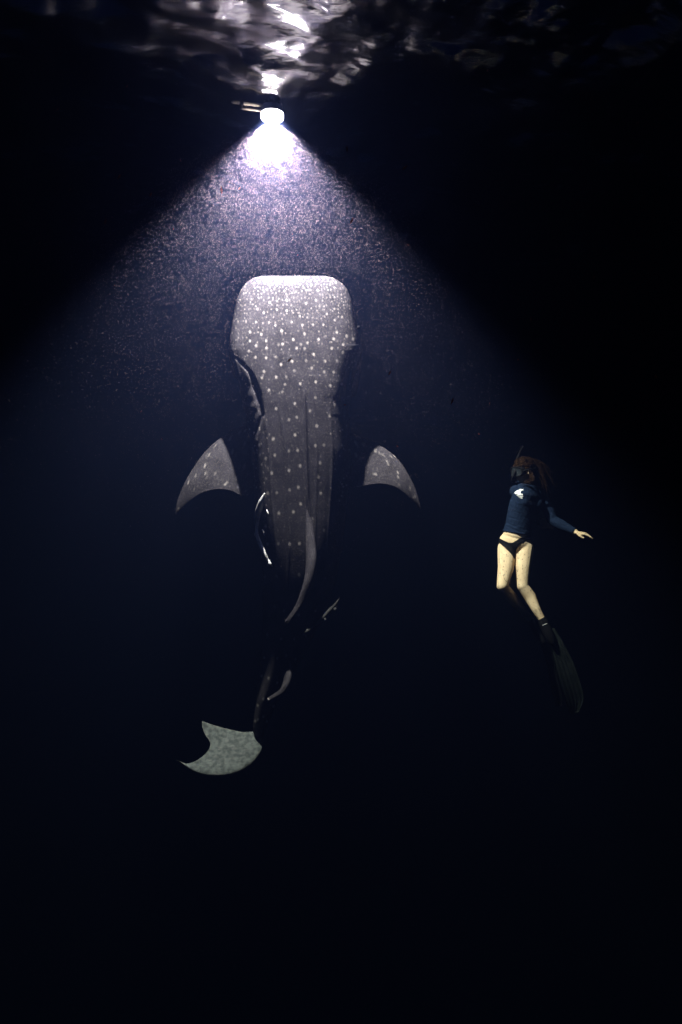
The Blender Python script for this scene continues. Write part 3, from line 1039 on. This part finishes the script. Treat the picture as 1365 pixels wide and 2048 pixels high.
    def swim_fin(left, right, ank, toe, d0, d1, m_, label):
        # blade: two side rails and a ribbed sheet between
        Lc, Rc = smooth_poly(left, 40), smooth_poly(right, 40)
        ns, nc = 40, 27
        up_i, dn_i, VV, FF = {}, {}, [], []
        for i in range(ns):
            s = i / (ns - 1)
            d = d0 + (d1 - d0) * s - 0.05 * math.sin(math.pi * s)
            for side in (0, 1):
                for j in range(nc):
                    c = j / (nc - 1)
                    q = Lc[i] * (1 - c) + Rc[i] * c
                    rib = 0.006 * (abs(((c * 5) % 1) - .5) > .38) * (1 - .5 * s) + (0.012 * (1 - .4 * s) if j in (0, nc - 1) else 0)
                    p = B(q[0], q[1], d + 0.02 * math.sin(math.pi * c) + (-1 if side == 0 else 1) * (0.004 + rib))
                    (up_i if side == 0 else dn_i)[i, j] = len(VV); VV.append(p)
        for i in range(ns - 1):
            for j in range(nc - 1):
                FF.append((up_i[i, j], up_i[i, j + 1], up_i[i + 1, j + 1], up_i[i + 1, j]))
                FF.append((dn_i[i, j], dn_i[i + 1, j], dn_i[i + 1, j + 1], dn_i[i, j + 1]))
            FF.append((up_i[i, 0], up_i[i + 1, 0], dn_i[i + 1, 0], dn_i[i, 0]))
            FF.append((up_i[i, nc - 1], dn_i[i, nc - 1], dn_i[i + 1, nc - 1], up_i[i + 1, nc - 1]))
        for i in (0, ns - 1):
            for j in range(nc - 1):
                FF.append((up_i[i, j], dn_i[i, j], dn_i[i, j + 1], up_i[i, j + 1]))
        fo = link_mesh('swim_fin', VV, FF, m_, root)
        fo['label'] = label
        # pocket round the foot
        pv, pf = tube([ank.lerp(toe, t) for t in np.linspace(-0.1, 1.5, 10)],
                      [.040, .043, .044, .046, .046, .044, .041, .036, .028, .015], 16)
        link_mesh('foot_pocket', pv, pf, m_pk, fo)
        return fo
    f1 = swim_fin([(1093, 1262), (1099, 1285), (1104, 1310), (1113, 1350), (1127, 1395), (1142, 1428)],
                  [(1109, 1256), (1121, 1275), (1143, 1316), (1157, 1352), (1168, 1395), (1158, 1424)],
                  ar.lerp(B(1092, 1256, -.25), .4), B(1101, 1276, -0.28), -0.25, -0.30, m_fin, 'dark grey ribbed fin blade hanging in front')
    swim_fin([(1071, 1252), (1079, 1280), (1088, 1310), (1098, 1350), (1106, 1390), (1112, 1414)],
             [(1086, 1250), (1098, 1280), (1108, 1310), (1117, 1350), (1124, 1390), (1124, 1412)],
             al.lerp(B(1070, 1250, .08), .4), B(1082, 1274, 0.03), 0.12, 0.10, m_pk, 'black fin blade in shadow behind the other')
    # ankle cuff with a small white mark
    ax = (ar - kr).normalized()
    cv, cf = tube([ar - ax * 0.006, ar + ax * 0.012, ar + ax * 0.05, ar + ax * 0.075], [0.036, 0.039, 0.041, 0.040], 18)
    cuff = link_mesh('ankle_cuff', cv, cf, m_pk, root)
    p0, p1, p2 = B(1086, 1251, -0.275), B(1090, 1249, -0.282), B(1095, 1247, -0.272)
    for a_, b_ in ((p0, p1), (p1 + Vector((.004, 0, .002)), p2)):
        mv, mf = tube([a_, b_], 0.0035, 6)
        link_mesh('white_mark', mv, mf, m_white, cuff)
    return root


build_person()


# ================================================================== plankton in the water
def flecks(name, P, length, width, mat, label, tilt=0.25, spread=0.24, seed=1):
    r = np.random.default_rng(seed)
    n = len(P)
    base = np.array([0.30, 0.0, 0.95])
    D = base + r.normal(0, spread, (n, 3)); D /= np.linalg.norm(D, axis=1, keepdims=True)
    T = np.cross(D, r.normal(0, 1, (n, 3))); T /= np.linalg.norm(T, axis=1, keepdims=True)
    S = np.cross(D, T)
    L = length[:, None]; w_ = width[:, None]
    pts = np.stack([P + D * L * .5, P + T * w_ * .5, P + S * w_ * .5, P - T * w_ * .5, P - S * w_ * .5, P - D * L * .5], 1).reshape(-1, 3)
    f0 = np.array([(0, 1, 2), (0, 2, 3), (0, 3, 4), (0, 4, 1), (5, 2, 1), (5, 3, 2), (5, 4, 3), (5, 1, 4)])
    Fc = (f0[None] + (np.arange(n) * 6)[:, None, None]).reshape(-1, 3)
    me = bpy.data.meshes.new(name)
    me.vertices.add(len(pts)); me.vertices.foreach_set('co', pts.ravel())
    me.loops.add(len(Fc) * 3); me.loops.foreach_set('vertex_index', Fc.ravel().astype(np.int32))
    me.polygons.add(len(Fc)); me.polygons.foreach_set('loop_start', (np.arange(len(Fc)) * 3).astype(np.int32))
    me.update(calc_edges=True)
    o = link(name, me, mat, None, False)
    tag(o, label, kind='stuff')
    return o


def build_plankton():
    r = np.random.default_rng(11)
    L0 = np.array(LAMP) - np.array([0, 0, .07])
    # swarm thickest round the light, thinning away from it
    n = 62000
    rad = 0.15 + 0.70 * r.gamma(2.6, 0.90, n)
    ct = 1 - r.random(n) * (1 - math.cos(math.radians(56)))
    ph = r.uniform(0, 2 * math.pi, n)
    s = np.sqrt(1 - ct ** 2)
    P = L0 + np.stack([rad * s * np.cos(ph), rad * s * np.sin(ph), -rad * ct], -1)
    n2 = 9000
    rad = 0.015 + 0.36 * r.gamma(1.6, 0.55, n2)
    ct = 1 - r.random(n2) * (1 - math.cos(math.radians(50)))
    ph = r.uniform(0, 2 * math.pi, n2); s = np.sqrt(1 - ct ** 2)
    P = np.vstack([P, L0 + np.stack([rad * s * np.cos(ph), rad * s * np.sin(ph), -rad * ct], -1)])
    P = P[P[:, 1] > -4.0]
    # the rest, thin everywhere in view
    m = 14000
    y = r.uniform(-4.5, 4, m)
    px, py = r.uniform(-60, 1425, m), 2048 * r.random(m) ** 1.3
    k = (y + CAM_D) / FPX
    Q = np.stack([(px - 682.5) * k, y, (1024 - py) * k], -1)
    Q = Q[Q[:, 2] < SURF - 0.15]
    A = np.vstack([P, Q])
    A = A[A[:, 2] < SURF - 0.14]
    # keep them out of the shark's body and off the swimmer
    ax = -.45
    inside = (np.abs(A[:, 0] + .38) < .62) & (A[:, 1] > -.72) & (A[:, 1] < .3) & (A[:, 2] < 1.95)
    A = A[~inside]
    near = len(A) - len(Q)
    ln = r.uniform(.0040, .0095, len(A)) * r.choice([.8, 1, 1.3], len(A))
    d_l = np.linalg.norm(A - L0, axis=1)
    ln *= np.where(d_l < 0.6, 0.75, np.clip(1.15 - 0.14 * d_l, 0.6, 1))
    wd = ln * r.uniform(.16, .28, len(A))
    mt = mat_principled('plankton', (0.165, 0.128, 0.155), 0.6, 0.4, (3, 0.4))
    flecks('plankton', A, ln, wd, mt, 'pale drifting specks of plankton swarming in the lamp beam', seed=2)
    # reddish larger ones, scattered
    nR = 70
    y = r.uniform(-4, 1, nR); px, py = r.uniform(0, 1365, nR), r.uniform(20, 900, nR)
    k = (y + CAM_D) / FPX
    Rr = np.stack([(px - 682.5) * k, y, (1024 - py) * k], -1)
    Rr = Rr[Rr[:, 2] < SURF - .15]
    Rr = Rr[np.hypot(Rr[:, 0] - LAMP.x, Rr[:, 1] - LAMP.y) > 0.9 * (LAMP.z - Rr[:, 2])]
    ln = r.uniform(.018, .035, len(Rr))
    mr = mat_principled('red_shrimp', (0.40, 0.09, 0.05), 0.5, 0.5)
    flecks('red_krill', Rr, ln, ln * .3, mr, 'scattered small reddish krill drifting outside the beam', spread=.8, seed=4)
    # backlit plankton before the swimmer's legs, its silhouette shade painted as dark colour
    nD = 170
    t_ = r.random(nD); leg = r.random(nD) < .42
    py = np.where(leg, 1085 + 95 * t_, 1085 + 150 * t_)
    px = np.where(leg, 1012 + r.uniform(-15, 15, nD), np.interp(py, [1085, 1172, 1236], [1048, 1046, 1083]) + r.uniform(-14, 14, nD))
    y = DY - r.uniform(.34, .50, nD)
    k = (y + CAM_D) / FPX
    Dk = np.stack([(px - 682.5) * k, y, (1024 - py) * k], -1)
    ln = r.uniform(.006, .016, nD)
    md = mat_principled('shade_painted_plankton', (0.05, 0.035, 0.02), 0.5, 0.3)
    flecks('shade_painted_krill', Dk, ln, ln * r.uniform(.35, .7, nD), md, 'tiny backlit krill in front of the swimmer legs, their shade painted as dark colour', spread=.6, seed=5)


build_plankton()
